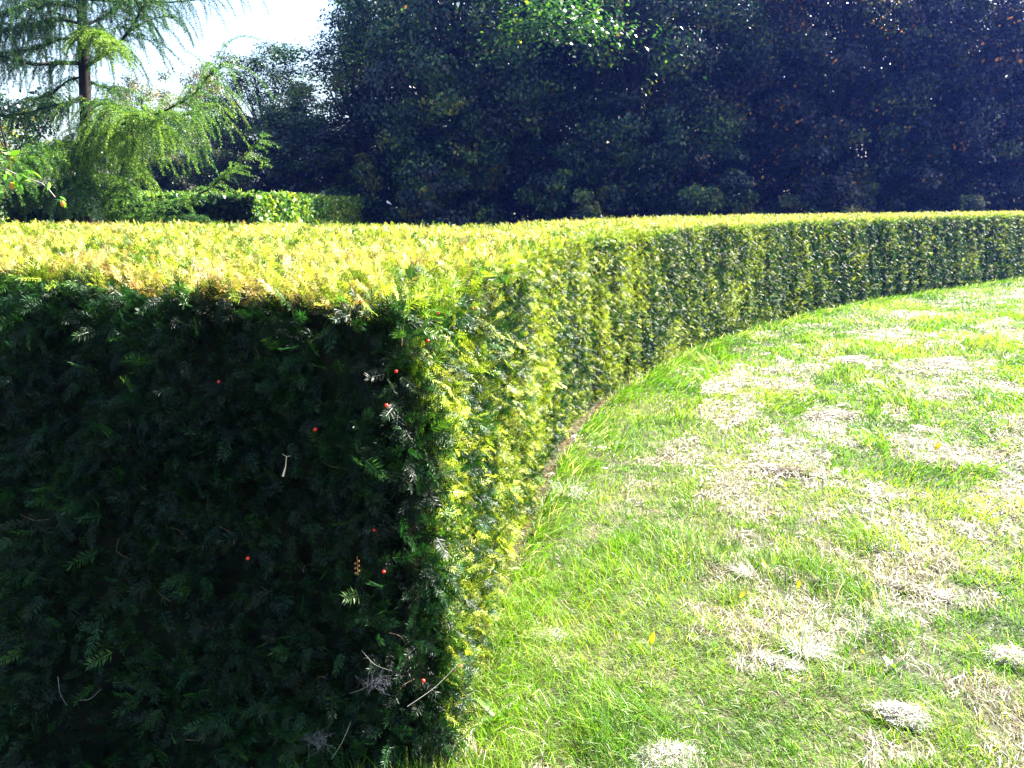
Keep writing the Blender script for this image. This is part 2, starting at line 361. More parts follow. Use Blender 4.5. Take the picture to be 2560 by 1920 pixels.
# red berries
def uv_ball(r, n=8, m=6, sx=1, sz=1, dimple=0.0):
    V = [];
    for a in range(m + 1):
        th = math.pi * a / m
        for b in range(n):
            ph = 2 * math.pi * b / n; rr = r * math.sin(th); z = r * math.cos(th) * sz
            if a == 0: z -= dimple * r
            V.append((rr * math.cos(ph) * sx, rr * math.sin(ph) * sx, z))
    F = [(a * n + b, (a + 1) * n + b, (a + 1) * n + (b + 1) % n, a * n + (b + 1) % n) for a in range(m) for b in range(n)]
    return np.array(V), np.array(F)
bv, bf = uv_ball(.0055, 10, 8, 1, 1.1, .8); berry_me = mesh('berry', bv, bf, M_berry, smooth=True)
for (px, py) in [(1082, 780), (1063, 857), (985, 925), (968, 1017), (790, 1065), (935, 1323), (626, 1390), (965, 1420), (1127, 1675), (1143, 1668), (1050, 1703), (547, 946), (1690, 616), (1216, 1280), (1175, 770), (905, 740)]:
    p, n = on_face(px, py, .010); b = obj('berry', berry_me, hedge, p - HO); b.rotation_euler = rng.uniform(0, 3, 3); b.scale = [rng.uniform(.7, 1.1)] * 3

# ================================================================ GROUND
DRY = [(1560, 910, 60, 25), (1640, 1010, 60, 60), (1740, 1030, 90, 25), (1560, 1050, 40, 30), (1810, 900, 50, 20), (1740, 850, 30, 40), (1700, 970, 40, 25), (1790, 960, 60, 30), (1990, 980, 70, 30), (2060, 1010, 40, 20), (1990, 905, 60, 15),
       (2040, 790, 40, 15), (1990, 850, 50, 20), (2130, 720, 80, 16), (1900, 720, 60, 15), (1990, 740, 50, 15), (1850, 780, 60, 15), (1600, 800, 40, 12), (1600, 1200, 50, 50), (1700, 1280, 80, 30), (1660, 1420, 40, 18), (1780, 1430, 60, 50), (1960, 1240, 50, 25),
       (2000, 1330, 80, 30), (1890, 1320, 70, 30), (2190, 1410, 30, 25), (1940, 1560, 40, 25), (1450, 1640, 60, 20), (1180, 1370, 30, 18), (1880, 1640, 50, 20), (1480, 960, 40, 20), (1290, 1560, 25, 15), (1900, 1060, 60, 30), (2180, 1060, 40, 30), (2110, 1140, 50, 20), (1800, 1110, 60, 20), (2060, 680, 60, 8), (1700, 760, 50, 12), (2180, 860, 40, 20), (1250, 1230, 40, 20)]
def dry(x, y):                                # 0 lush .. 1 thatch; streaks run with the mower, parallel to the hedge
    d, s, _ = dist_front(x, y); x = np.ravel(x); y = np.ravel(y)
    st = fbm(s * 1.3 + 3, d * 3.6, seed=61, o=3); bl = fbm(x * 4.2, y * 4.2, seed=62, o=3); fi = noise(x * 15, y * 15, seed=63)
    v = .52 * st + .30 * bl + .20 * fi - .02
    for (px, py, rx, ry) in DRY:
        g0 = on_ground(px * 1.157, py * 1.157); gx = on_ground((px + rx) * 1.157, py * 1.157) - g0; gy = on_ground(px * 1.157, (py - ry) * 1.157) - g0
        q9 = ((x - g0[0] - gy[0] / max(gy[1], 1e-6) * (y - g0[1])) / gx[0]) ** 2 + ((y - g0[1]) / gy[1]) ** 2
        v = v + .11 * np.exp(-q9 * .9)
    v = v - .05 * sm(.9, .2, d)
    return sm(.50, .60, v), d, s
def gz_(x, y):
    near = sm(26, 14, np.hypot(x, y))
    return near * (.035 * (fbm(np.ravel(x) * 1.1, np.ravel(y) * 1.1, seed=71).reshape(np.shape(x)) - .5) + .022 * (noise(np.ravel(x) * 6, np.ravel(y) * 6, seed=72).reshape(np.shape(x)) - .5))
m, t, out = new_mat('lawn_soil'); L = t.links.new
tc = t.nodes.new('ShaderNodeTexCoord')
n1 = t.nodes.new('ShaderNodeTexNoise'); n1.inputs['Scale'].default_value = 2.2; n1.inputs['Detail'].default_value = 8; L(tc.outputs['Object'], n1.inputs[0])
n2 = t.nodes.new('ShaderNodeTexNoise'); n2.inputs['Scale'].default_value = 90; n2.inputs['Detail'].default_value = 4; L(tc.outputs['Object'], n2.inputs[0])
c1 = ramp(t, n1.outputs[0], [(.35, (.05, .07, .015)), (.6, (.12, .11, .05))]); c2 = ramp(t, n2.outputs[0], [(.35, (.25, .22, .18)), (.65, (1, 1, 1))])
mm = t.nodes.new('ShaderNodeMixRGB'); mm.blend_type = 'MULTIPLY'; mm.inputs[0].default_value = 1; L(c1, mm.inputs[1]); L(c2, mm.inputs[2])
p = t.nodes.new('ShaderNodeBsdfPrincipled'); p.inputs['Roughness'].default_value = .9; L(mm.outputs[0], p.inputs['Base Color'])
bp = t.nodes.new('ShaderNodeBump'); bp.inputs['Strength'].default_value = .6; bp.inputs['Distance'].default_value = .02; L(n2.outputs[0], bp.inputs['Height']); L(bp.outputs[0], p.inputs['Normal']); L(p.outputs[0], out.inputs[0])
M_soil = m
q = np.linspace(-1, 1, 321); ax = 3.5 * np.sinh(q * 5.2) / math.sinh(1) * .02 * 58 / 3.5
ax = np.sign(q) * (np.abs(q) * 14 + (np.abs(q) ** 9) * 500)
X, Y = np.meshgrid(ax + 3, ax + 9, indexing='ij'); Z = gz_(X, Y) - .004
V = np.stack([X, Y, Z], -1).reshape(-1, 3); n_ = len(q); i = np.arange(n_ - 1)[:, None] * n_; j = np.arange(n_ - 1)[None]
F = np.stack([i + j, i + n_ + j, i + n_ + j + 1, i + j + 1], -1).reshape(-1, 4)
tag(obj('ground', mesh('ground', V, F, M_soil, smooth=True)), kind='structure')

# blades
def blade_t(curve, w):
    V = [(-w, 0, 0), (w, 0, 0), (w * .85, curve * .25, .5), (-w * .85, curve * .25, .5), (w * .15, curve, 1 - curve * .35), (-w * .15, curve, 1 - curve * .35)]
    return np.array(V), np.array([(0, 1, 2, 3), (3, 2, 4, 5)])
BT = [blade_t(c, 1.0) for c in (.12, .35, .6, .9)]
def blades(B, P, L_, w_, tint, az, lean, T=BT, kmax=None):
    N = len(P); up = unit(np.c_[np.cos(az) * lean, np.sin(az) * lean, np.ones(N)]); f = np.c_[np.cos(az), np.sin(az), np.zeros(N)]
    Y = unit(f - up * (f * up).sum(1, keepdims=True)); tw = rng.uniform(-1.2, 1.2, N)[:, None]; X = np.cross(Y, up); X2 = X * np.cos(tw) + Y * np.sin(tw)
    k = rng.integers(0, kmax or len(T), N); rnd = rng.random(N)
    for q_, (tv, tf) in enumerate(T):
        m_ = k == q_; B.add(tv, tf, P[m_], X2[m_] * w_[m_][:, None], Y[m_] * L_[m_][:, None], up[m_] * L_[m_][:, None], tint=tint[m_], rnd=rnd[m_])
def sample_lawn(K, rmin, rmax, pw, amin=-38, amax=58):
    u = rng.random(K); r = (rmin ** pw + u * (rmax ** pw - rmin ** pw)) ** (1 / pw); a = R(1) * rng.uniform(amin, amax, K)
    x = r * np.sin(a); y = r * np.cos(a); return x, y, r
GB = Batch()
x, y, r = sample_lawn(900000, 1.2, 23, .8)
dr, d, s = dry(x, y); _, _, sg = dist_front(x, y)
ok = (sg > 0) & (d > .0) & (x > -1.2)
clump = noise(x * 14, y * 14, seed=64)
green_p = np.clip(1.15 - .85 * dr, .1, 1) * np.clip(.35 + 1.2 * clump, 0, 1)
g = ok & (rng.random(len(x)) < green_p)
x, y, r, dr, d, s, clump = (v[g] for v in (x, y, r, dr, d, s, clump)); N = len(x)
tuft = noise(x * 2.7, y * 2.7, seed=65)
Lb = (.036 + .045 * tuft * clump + .045 * sm(.45, .8, tuft) + .012 * sm(4, 2, y)) * rng.uniform(.6, 1.35, N) * (1 + .35 * sm(.35, .05, d))
wb = .0011 * rng.uniform(.7, 1.4, N) * np.clip(r / 3.2, .9, 3.2)
swirl = noise(x * .8, y * .8, seed=66) * 12
az = np.where(rng.random(N) < .6, swirl + rng.normal(size=N) * .7, rng.uniform(0, 6.28, N)); lean = np.abs(rng.normal(size=N)) * .45 + .1 + .4 * (noise(x * 1.3, y * 1.3, seed=67) > .6)
tint = np.clip(.46 + .30 * (fbm(x * 1.4, y * 1.4, seed=68) - .5) * 2 + .16 * rng.normal(size=N) + .25 * dr * rng.random(N) - .28 * (noise(x * 3.1, y * 3.1, seed=69) > .72) * (rng.random(N) < .6), 0, .8)
dead = rng.random(N) < .03 + .2 * dr; tint = np.where(dead, rng.uniform(.84, 1, N), tint)
blades(GB, np.c_[x, y, gz_(x, y) - .004], Lb, wb, tint, az, lean)
# longer grass the mower misses against the hedge foot
K = 16000; s = C + .05 + (rng.random(K) ** 1.3) * (SL[-1] - C - 1); b2 = lerp_s(BASE, s); n2_ = unit(lerp_s(NRM, s)); dd = .02 + np.abs(rng.normal(size=K)) * .07
keep = rng.random(K) < sm(.35, .6, noise(s * 1.7, s * 0, seed=81)) + .3; P = np.c_[b2 + n2_ * dd[:, None], np.zeros(K)][keep]; s = s[keep]; N = len(P)
blades(GB, P, rng.uniform(.07, .17, N), .0014 * np.clip(P[:, 1] / 3.2, .9, 3), np.where(rng.random(N) < .15, .98, rng.uniform(.2, .6, N)), np.arctan2(-.4, 1) + rng.normal(size=N) * .9, rng.uniform(.2, 1.1, N))
tag(obj('grass', GB.mesh('grass', M_grass)), 'sunlit lime green mown lawn grass, patchy and streaked', 'grass', kind='stuff')
# thatch: dead blades lying flat
TB = Batch()
x, y, r = sample_lawn(520000, 1.2, 23, .8); dr, d, s = dry(x, y); _, _, sg = dist_front(x, y)
g = (sg > 0) & (d > .02) & (x > -1.2) & (rng.random(len(x)) < .03 + .97 * dr); x, y, r, dr, d, s = (v[g] for v in (x, y, r, dr, d, s)); N = len(x)
tg = lerp_s(TAN, s); along = np.arctan2(tg[:, 1], tg[:, 0]); az = along + rng.normal(size=N) * .55 + np.where(rng.random(N) < .5, math.pi, 0)
lift = .018 * dr * rng.random(N) + .010 * noise(x * 10, y * 10, seed=85) * dr
blades(TB, np.c_[x, y, gz_(x, y) + lift], rng.uniform(.03, .08, N), .0012 * rng.uniform(.7, 1.5, N) * np.clip(r / 3.0, .9, 3.5), np.clip(.45 + .9 * (fbm(x * 2.1, y * 2.1, seed=86) - .5) + .2 * rng.normal(size=N), 0, 1), az, rng.uniform(2.5, 9, N), kmax=3)
tag(obj('dry_thatch', TB.mesh('dry_thatch', M_straw)), 'pale dry grass clippings matted in streaks over the lawn', 'dry grass', kind='stuff')

K = 4500; s = C - .3 + (rng.random(K) ** 1.6) * 7; b2 = lerp_s(BASE, s); n2_ = unit(lerp_s(NRM, s)); dd = -.05 + np.abs(rng.normal(size=K)) * .10
P = np.c_[b2 + n2_ * dd[:, None], .004 + .012 * rng.random(K)]
LB = Batch(); blades(LB, P, rng.uniform(.015, .05, K), .0012 * np.clip(P[:, 1] / 3, .9, 3), rng.random(K), rng.uniform(0, 6.28, K), rng.uniform(3, 9, K), kmax=3)
M_lit = leaf_mat('brown_litter', [(0, (.05, .025, .012)), (.6, (.20, .10, .045)), (1, (.34, .22, .12))], rough=.7, spec=.2, trans=.1)
tag(obj('leaf_litter', LB.mesh('leaf_litter', M_lit)), 'brown dead needles along the foot of the hedge', 'litter', kind='stuff')
# ---- heaps of clippings and tufts lying on the lawn
def straw_heap(rx, ry, h, n, seed, mat, tint0, ww=.0014, straight=False):
    r = np.random.default_rng(seed); B = Batch(); a = r.uniform(0, 6.28, n); q_ = np.sqrt(r.random(n)); wob = .55 + .9 * noise(np.cos(a) * 1.5 + 4, np.sin(a) * 1.5 + 4, seed=seed) + .18 * np.abs(r.normal(size=n)); x = q_ * np.cos(a) * rx * wob; y = q_ * np.sin(a) * ry * wob
    z = h * np.sqrt(np.clip(1 - q_ ** 2, 0, 1)) * r.uniform(.35, 1, n); az = r.normal(size=n) * 1.0 + (r.random(n) < .5) * math.pi + .3
    L_ = r.uniform(.03, .075, n); lean = r.uniform(1.8, 9, n)
    blades(B, np.c_[x - np.cos(az) * L_ * .5, y - np.sin(az) * L_ * .5, z], L_, np.full(n, ww), np.clip(tint0 + r.normal(size=n) * .18, 0, 1), az, lean)
    return B.mesh('straw', mat)
def tuft_mesh(n, spread, L0, L1, seed, mat, t0, t1, lean0=.2, lean1=1.2, az0=None):
    r = np.random.default_rng(seed); B = Batch(); x, y = r.normal(size=(2, n)) * spread
    az = np.arctan2(y, x) + r.normal(size=n) * .4 if az0 is None else az0 + r.normal(size=n) * .5
    blades(B, np.c_[x, y, np.zeros(n)], r.uniform(L0, L1, n), np.full(n, .0016), r.uniform(t0, t1, n), az, r.uniform(lean0, lean1, n))
    return B.mesh('tuft', mat)
heaps = [((2250, 1795), .075, .05, .035, 1100, 1.0, 'rounded grey white heap of dried clippings near the lower right corner of the lawn'),
         ((1670, 1905), .10, .06, .03, 1400, .9, 'grey straw heap cut off by the bottom edge of the photo'),
         ((1370, 1590), .06, .035, .02, 600, 1.0, 'small white dried clump beside the hedge foot in the foreground'),
         ((2535, 1650), .07, .05, .035, 900, .95, 'pale straw heap at the right edge of the photo'),
         ((1945, 1660), .07, .03, .02, 700, .95, 'flat white clump of straw left of the spiky tuft'),
         ((2290, 1475), .14, .04, .025, 1100, .75, 'long low ridge of tan straw below the right middle of the lawn'),
         ((1980, 1440), .13, .05, .02, 900, .55, 'tan straw patch beside the long white tuft'),
         ((2000, 1185), .16, .07, .03, 1100, .6, 'tan matted heap in the middle of the lawn'),
         ((1810, 1050), .20, .12, .035, 1300, .6, 'tan heap with dark shadow nearest the middle of the hedge'),
         ((2080, 1040), .22, .10, .04, 1300, .7, 'pale heap right of the tan heap nearest the hedge'),
         ((2360, 1160), .20, .09, .04, 1300, .7, 'pale heap in the right part of the lawn, at mid distance'),
         ((2340, 910), .35, .14, .045, 1500, .8, 'wide pale heap high on the right of the lawn'),
         ((2120, 900), .30, .10, .03, 1200, .8, 'pale streak of straw left of the wide pale heap')]
for k, (pp, rx, ry, h, n, t0, lab) in enumerate(heaps):
    g = on_ground(*pp); sc = max(1, np.hypot(g[0], g[1]) / 3)
    h_o = obj('clipping_heap', straw_heap(rx, ry, h, n, 100 + k, M_straw, t0 - .35, .0013 * sc), loc=(g[0], g[1], float(gz_(g[0], g[1])) - .002)); h_o.rotation_euler[2] = [-.5, 0, .2, -.4, -.5, -.6, -.5, -.3, .1, .3, .2, .7, .6][k]
    tag(h_o, lab, 'grass clippings', 'heaps of dried clippings on the lawn')
tufts = [((1880, 1440), 90, .018, .07, .13, .9, 1, .6, 1.8, 2.6, 'long white grass tuft lying over to the left of the tan straw patch'),
         ((2010, 1640), 110, .020, .06, .12, .85, 1, .1, 1.0, None, 'spiky white tuft standing in the lower middle of the lawn'),
         ((1420, 1240), 160, .03, .06, .13, .8, 1, .2, 1.1, None, 'silvery grass tuft growing against the hedge foot'),
         ((1560, 1360), 110, .03, .05, .09, .35, .5, .1, .6, None, 'bright green dense tuft in the middle left of the lawn'),
         ((1900, 850), 150, .06, .10, .2, .5, .95, .2, 1.2, None, 'overgrown grey green tuft under the hedge where it bends'),
         ((1760, 905), 160, .07, .10, .2, .6, .95, .3, 1.4, 2.8, 'floppy pale tuft under the hedge, left of the overgrown grey green one'),
         ((1330, 1440), 140, .03, .06, .14, .2, .95, .2, 1.0, None, 'dark green tuft beside a hole at the hedge foot')]
for k, (pp, n, sp_, a, b, t0, t1, l0, l1, az0, lab) in enumerate(tufts):
    g = on_ground(*pp); tag(obj('grass_tuft', tuft_mesh(n, sp_, a, b, 200 + k, M_straw if t0 >= .8 else M_grass, t0 - (.2 if t0 >= .8 else 0), t1, l0, l1, az0), loc=(g[0], g[1], float(gz_(g[0], g[1])))), lab, 'grass tuft', 'loose tufts in the lawn')
# broad leaves
def leaf_shape(L_, w_, bend=.2, n=7, fold=.15):
    V = []; F = []
    for i_ in range(n + 1):
        t_ = i_ / n; ww = w_ * math.sin(math.pi * t_ ** .8) * .5 + 1e-4; zz = bend * L_ * t_ * t_
        V += [(t_ * L_, -ww, zz + fold * ww), (t_ * L_, 0, zz), (t_ * L_, ww, zz + fold * ww)]
    for i_ in range(n):
        a = i_ * 3; F += [(a, a + 3, a + 4, a + 1), (a + 1, a + 4, a + 5, a + 2)]
    return np.array(V), np.array(F)
def const_attr(me, t_, r_=.5):
    for an, v in (('tint', t_), ('rnd', r_)):
        q_ = me.attributes.new(an, 'FLOAT', 'POINT'); q_.data.foreach_set('value', np.full(len(me.vertices), v, np.float32))
    return me
for (px, py, lab) in [(1850, 1495, 'yellow fallen leaf standing upright in the grass left of the long tan ridge'), (1995, 1470, 'narrow yellow leaf lying on the tan straw patch'), (1625, 1612, 'yellow leaf flat in the grass at the lower left of the lawn'),
                      (2160, 1632, 'yellow leaf right of the spiky white tuft'), (1870, 1105, 'yellow leaf on the lawn below the tan heap nearest the hedge'), (2335, 1125, 'small yellow leaf beside the pale heap at mid distance'), (1915, 1420, 'yellow green leaf on the straw between the white tuft and the tan patch')]:
    g = on_ground(px, py, .03); V, F = leaf_shape(.05 if py > 1200 else .075, .020 if py > 1200 else .03, .35)
    o = obj('fallen_leaf', const_attr(mesh('fallen_leaf', V, F, M_yellow, smooth=True), rng.random()), loc=g); o.rotation_euler = (rng.uniform(-.5, .5), rng.uniform(-.9, -.1), rng.uniform(0, 6)); tag(o, lab, 'leaf', 'fallen yellow leaves')
for (px, py, n, L_, lab) in [(1245, 1800, 7, .09, 'broad leaved weed at the hedge corner in the foreground'), (1390, 1275, 3, .08, 'single stemmed weed in front of the silvery tuft'), (2235, 1672, 3, .05, 'small green weed left of the rounded grey heap'), (2415, 885, 4, .12, 'dark green weed near the wide pale heap'), (2420, 1265, 4, .05, 'dark weed at the right of the lawn'), (2310, 985, 4, .10, 'dark leaved weed right of the middle of the lawn')]:
    g = on_ground(px, py); e = tag(empty('weed', g), lab, 'weed', 'weeds in the lawn')
    for k in range(n):
        V, F = leaf_shape(L_ * rng.uniform(.8, 1.2), L_ * .28, -.25); o = obj('leaf', const_attr(mesh('leaf', V, F, M_fruitleaf, smooth=True), rng.uniform(.1, .6)), e); o.rotation_euler = (0, rng.uniform(-1.1, -.5), k * 6.28 / n + rng.uniform(-.4, .4))

# ---- things caught on the shaded face
def stem_obj(name, paths, mat, lab, cat, loc):
    o = obj(name, tubes_mesh(name, [(np.asarray(p) - loc, r_) for p, r_ in paths], mat, 5), loc=loc); tag(o, lab, cat); return o
p, n = on_face(715, 1150, .06); stem_obj('dry_stalk', [(np.array([p + [.004, 0, .028], p, p + [-.008, -.004, -.028]]), [.0012, .0016, .0034]), (np.array([p + [.004, 0, .028], p + [.016, 0, .03]]), [.0008, .0004]), (np.array([p + [.004, 0, .028], p + [-.008, 0, .036]]), [.0008, .0004])], plain_mat('pale_stalk', (.6, .48, .32), .6), 'pale dry stalk caught upright on the shaded face of the hedge', 'dry stalk', p)
p, n = on_face(885, 1390, .06); stem_obj('dry_seed_head', [(np.array([p + [0, 0, .03], p - [0, 0, .025]]), [.0006, .001])] + [(np.array([p + [.004 * (-1) ** k, -.003, .02 - k * .007], p + [.006 * (-1) ** k, -.005, .016 - k * .007]]), [.003, .0015]) for k in range(6)], plain_mat('rusty_seed', (.42, .19, .07), .6), 'rusty seed head hanging on the shaded face of the hedge', 'seed head', p)
for (a, b, lab) in [((172, 1660), (205, 1720), 'short grey straw stuck in the lower left of the shaded face'), ((228, 1720), (290, 1690), 'grey straw lying across the lower left of the shaded face'), ((880, 1700), (960, 1640), 'long straw slanting across the foot of the shaded face'),
                    ((905, 1590), (975, 1640), 'long straw falling to the right on the shaded face'), ((1005, 1730), (1100, 1640), 'straw rising towards the sunlit corner'), ((830, 1850), (880, 1770), 'bent straw at the very bottom of the shaded face')]:
    p, n = on_face(*a, .07); q_, n = on_face(*b, .07); mid = (p + q_) / 2 + [0, -.01, -.008]
    stem_obj('straw', [(spline([p, mid, q_], 7), np.linspace(.0006, .0004, 7))], M_straw if False else plain_mat('grey_straw', (.22, .22, .19), .6), lab, 'straw', p)['group'] = 'straws caught on the hedge'
for (px, py, lab) in [(945, 1680, 'grey tuft of cobweb and fluff in a hole of the shaded face'), (800, 1820, 'small grey fluff tuft near the bottom of the shaded face')]:
    p, n = on_face(px, py, .05); ps = []
    for k in range(60):
        a = p + rng.normal(size=3) * [.018, .006, .01]; ps.append((spline([a, a + rng.normal(size=3) * .008, a + rng.normal(size=3) * .015 + [.01, 0, -.005]], 5), .0003))
    stem_obj('cobweb', ps, M_web, lab, 'cobweb', p)

# ================================================================ LARCH
LD = 12.0
larch = tag(empty('larch_tree', at(215, 700, LD) * [1, 1, 0]), 'tall weeping larch with drooping sunlit branches behind the hedge on the left', 'tree'); LO = np.array(larch.location)
tp = [LO, at(222, 560, LD), at(215, 300, LD), at(208, 100, LD), at(200, -80, LD), at(192, -500, LD), at(188, -1000, LD)]
tr = spline(tp, 30); rad = np.interp(tr[:, 2], [0, 1.5, 4, 7, 11], [.12, .095, .07, .05, .015])
obj('trunk', tubes_mesh('trunk', [(tr - LO, rad)], M_bark, 12), larch)
def needle_T():
    return np.array([(0, -.5, 0), (.5, -.42, .0), (1, 0, 0), (.5, .42, 0)]) , np.array([(0, 1, 2, 3)])
NT = needle_T()
def brush(B, path, nl, nw, per, tint):
    path = np.asarray(path); m_ = len(path); t_ = unit(np.gradient(path, axis=0)); k = np.repeat(np.arange(m_), per); N_ = len(k)
    rv = rng.normal(size=(N_, 3)); tt = t_[k]; rv = unit(rv - tt * (rv * tt).sum(1, keepdims=True)); X = unit(rv + tt * .55); Y = unit(np.cross(X, rng.normal(size=(N_, 3)))); Z = np.cross(X, Y)
    l = nl * rng.uniform(.7, 1.15, N_)[:, None]
    B.add(NT[0], NT[1], path[k] + tt * rng.uniform(-.01, .01, (N_, 1)), X * l, Y * nw, Z * nw, tint=np.clip(tint + rng.normal(size=N_) * .12, 0, 1), rnd=rng.random(N_))
cone_v, cone_f = uv_ball(.016, 7, 6, .8, 1.3); M_cone = plain_mat('larch_cone', (.05, .035, .03), .7); cone_me = mesh('cone', cone_v, cone_f, M_cone, smooth=True)
ncones = [0]
def larch_branch(path, r0, twigs_per_m=22, tl=(.25, .7), droop=1.0, tint=.5, lat=.45, cones=0, side=None, dens=3, start=.12, seg=.022):
    dense = 1.6 if tint <= .3 else 1.0
    P = spline(path, max(8, int(np.linalg.norm(np.diff(np.asarray(path), axis=0), axis=1).sum() / .05)))
    m_ = len(P); Lt = np.linalg.norm(np.diff(P, axis=0), axis=1).sum(); wood = [(P, np.linspace(r0, r0 * .2, m_))]; B = Batch(); cs = []
    tg_ = unit(np.gradient(P, axis=0))
    for k in range(int(Lt * twigs_per_m * 1.05 * dense)):
        u = start + (1 - start) * rng.random(); i_ = min(m_ - 1, int(u * (m_ - 1))); o_ = P[i_]; T_ = tg_[i_]
        sd_ = rng.normal(size=3); sd_ -= T_ * sd_.dot(T_); sd_ = unit(sd_); sd_[2] = abs(sd_[2]) * .3
        if side is not None: sd_ = unit(sd_ + side)
        L_ = (tl[0] + (tl[1] * 1.15 - tl[0]) * rng.random() ** 1.5) * (1.1 - .4 * u); dr_ = droop * rng.uniform(.6, 1.2)
        nseg = max(4, int(L_ / seg)); d_ = unit(sd_ * lat * rng.uniform(.5, 1.6) + T_ * rng.uniform(.1, .5)); q_ = [o_]
        for z_ in range(nseg):
            q_.append(q_[-1] + d_ * L_ / nseg); d_ = unit(d_ + np.array([0, 0, -1]) * dr_ * 5.0 / nseg * .5 + rng.normal(size=3) * .03)
        q_ = np.array(q_); wood.append((q_[::3] if len(q_) > 8 else q_, .0022)); brush(B, q_, .030, .0085, dens + 4, tint + rng.normal() * .18)
        for c_ in range(rng.poisson(cones)):
            cs.append(q_[rng.integers(1, len(q_))])
    brush(B, P[int(m_ * .3):], .026, .005, 3, tint)
    b = obj('branch', tubes_mesh('branch', [(p_ - LO, r_) for p_, r_ in wood], M_bark, 4), larch)
    obj('needles', B.mesh('needles', M_larch, LO), b)
    for c_ in cs:
        if ncones[0] < 95:
            ncones[0] += 1; obj('cone', cone_me, b, c_ - LO + [0, 0, -.012])
A = at
# branches read off the photograph, each at its own distance round the trunk
larch_branch([A(222, 162, LD), A(262, 135, LD - .2), A(309, 94, LD - .4), A(340, 50, LD - .5), A(360, 10, LD - .6), A(385, -60, LD - .7)], .035, 34, (.4, 1.1), 1.0, .40, cones=.22)
larch_branch([A(300, 100, LD - .4), A(350, 62, LD - .3), A(405, 42, LD - .2), A(450, 44, LD - .1)], .012, 16, (.25, .8), 1.2, .35, cones=.1)
larch_branch([A(205, 158, LD), A(140, 158, LD - .3), A(80, 160, LD - .5), A(0, 140, LD - .8), A(-90, 130, LD - 1)], .03, 26, (.3, .8), 1.0, .22, cones=.2)
larch_branch([A(205, 100, LD), A(150, 98, LD + .3), A(100, 118, LD + .5), A(30, 130, LD + .7), A(-60, 150, LD + 1)], .028, 22, (.3, .8), 1.0, .25, cones=.2)
larch_branch([A(205, 60, LD), A(150, 50, LD + .2), A(100, 60, LD + .3), A(40, 70, LD + .5), A(-40, 90, LD + .7)], .024, 40, (.4, .9), 1.0, .2, cones=.2)
larch_branch([A(205, -20, LD), A(240, -40, LD - .5), A(290, -50, LD - .8), A(340, -90, LD - 1)], .024, 40, (.5, 1.2), 1.0, .3)
larch_branch([A(205, 20, LD), A(150, 10, LD - .4), A(80, 10, LD - .8), A(10, 30, LD - 1.2), A(-80, 50, LD - 1.5)], .028, 34, (.5, 1.1), 1.0, .15, cones=.2)
larch_branch([A(205, -40, LD), A(150, -60, LD + .4), A(80, -50, LD + .8), A(0, -30, LD + 1.0)], .028, 34, (.6, 1.3), 1.0, .12, cones=.2)
larch_branch([A(212, 190, LD), A(165, 205, LD + .3), A(130, 235, LD + .5), A(70, 250, LD + .8)], .022, 20, (.2, .6), .9, .2, cones=.3)
larch_branch([A(214, 230, LD), A(175, 260, LD - .3), A(140, 262, LD - .5), A(60, 285, LD - .7), A(0, 290, LD - 1)], .02, 30, (.3, .8), .9, .25, cones=.2)
larch_branch([A(215, 110, LD), A(225, 78, LD - .8), A(245, 82, LD - 1.4), A(285, 110, LD - 1.9)], .022, 50, (.25, .6), .9, .85)
larch_branch([A(215, 300, LD), A(265, 315, LD - .5), A(340, 300, LD - 1.0), A(430, 268, LD - 1.3), A(490, 230, LD - 1.4), A(530, 180, LD - 1.5), A(556, 158, LD - 1.5)], .03, 34, (.5, 1.15), 1.0, .62)
larch_branch([A(340, 300, LD - 1.0), A(400, 285, LD - .8), A(450, 290, LD - .6), A(500, 270, LD - .5)], .015, 50, (.4, 1.0), 1.0, .6)
larch_branch([A(548, 170, LD - 1.5), A(560, 130, LD - 1.5), A(578, 100, LD - 1.5)], .006, 6, (.05, .12), .2, .5)
larch_branch([A(505, 215, LD - 1.4), A(503, 190, LD - 1.4), A(500, 165, LD - 1.4)], .006, 6, (.05, .1), .1, .5)
larch_branch([A(218, 330, LD), A(260, 330, LD - .7), A(310, 340, LD - 1.3), A(365, 385, LD - 1.8)], .026, 42, (.35, .8), .9, .8, side=np.array([.2, -.3, 0]))
larch_branch([A(216, 260, LD), A(270, 262, LD - .6), A(310, 285, LD - 1.2), A(380, 300, LD - 1.7), A(420, 330, LD - 1.9)], .024, 32, (.4, .9), .9, .75)
larch_branch([A(220, 360, LD), A(270, 365, LD - .6), A(330, 400, LD - 1.2), A(352, 450, LD - 1.5)], .022, 46, (.3, .7), 1.0, .72)
larch_branch([A(220, 430, LD), A(270, 440, LD - .3), A(320, 470, LD - .6), A(350, 520, LD - .8)], .022, 64, (.25, .6), .9, .55)
larch_branch([A(222, 500, LD), A(265, 512, LD - .5), A(325, 516, LD - 1), A(410, 508, LD - 1.2), A(488, 490, LD - 1.4), A(550, 450, LD - 1.6), A(590, 410, LD - 1.7), A(625, 375, LD - 1.8), A(660, 335, LD - 1.9)], .028, 40, (.15, .42), .65, .6, lat=.6, side=np.array([.2, -.2, .15]))
larch_branch([A(600, 402, LD - 1.7), A(640, 398, LD - 1.7), A(670, 418, LD - 1.8)], .006, 14, (.08, .2), .3, .7)
larch_branch([A(222, 520, LD), A(300, 540, LD - .8), A(400, 545, LD - 1.4), A(500, 545, LD - 1.8)], .024, 56, (.15, .4), .6, .5)
larch_branch([A(212, 370, LD), A(170, 360, LD - .7), A(110, 380, LD - 1.4), A(60, 400, LD - 2.0)], .024, 60, (.3, .7), .9, .7, side=np.array([.5, -.2, 0]))
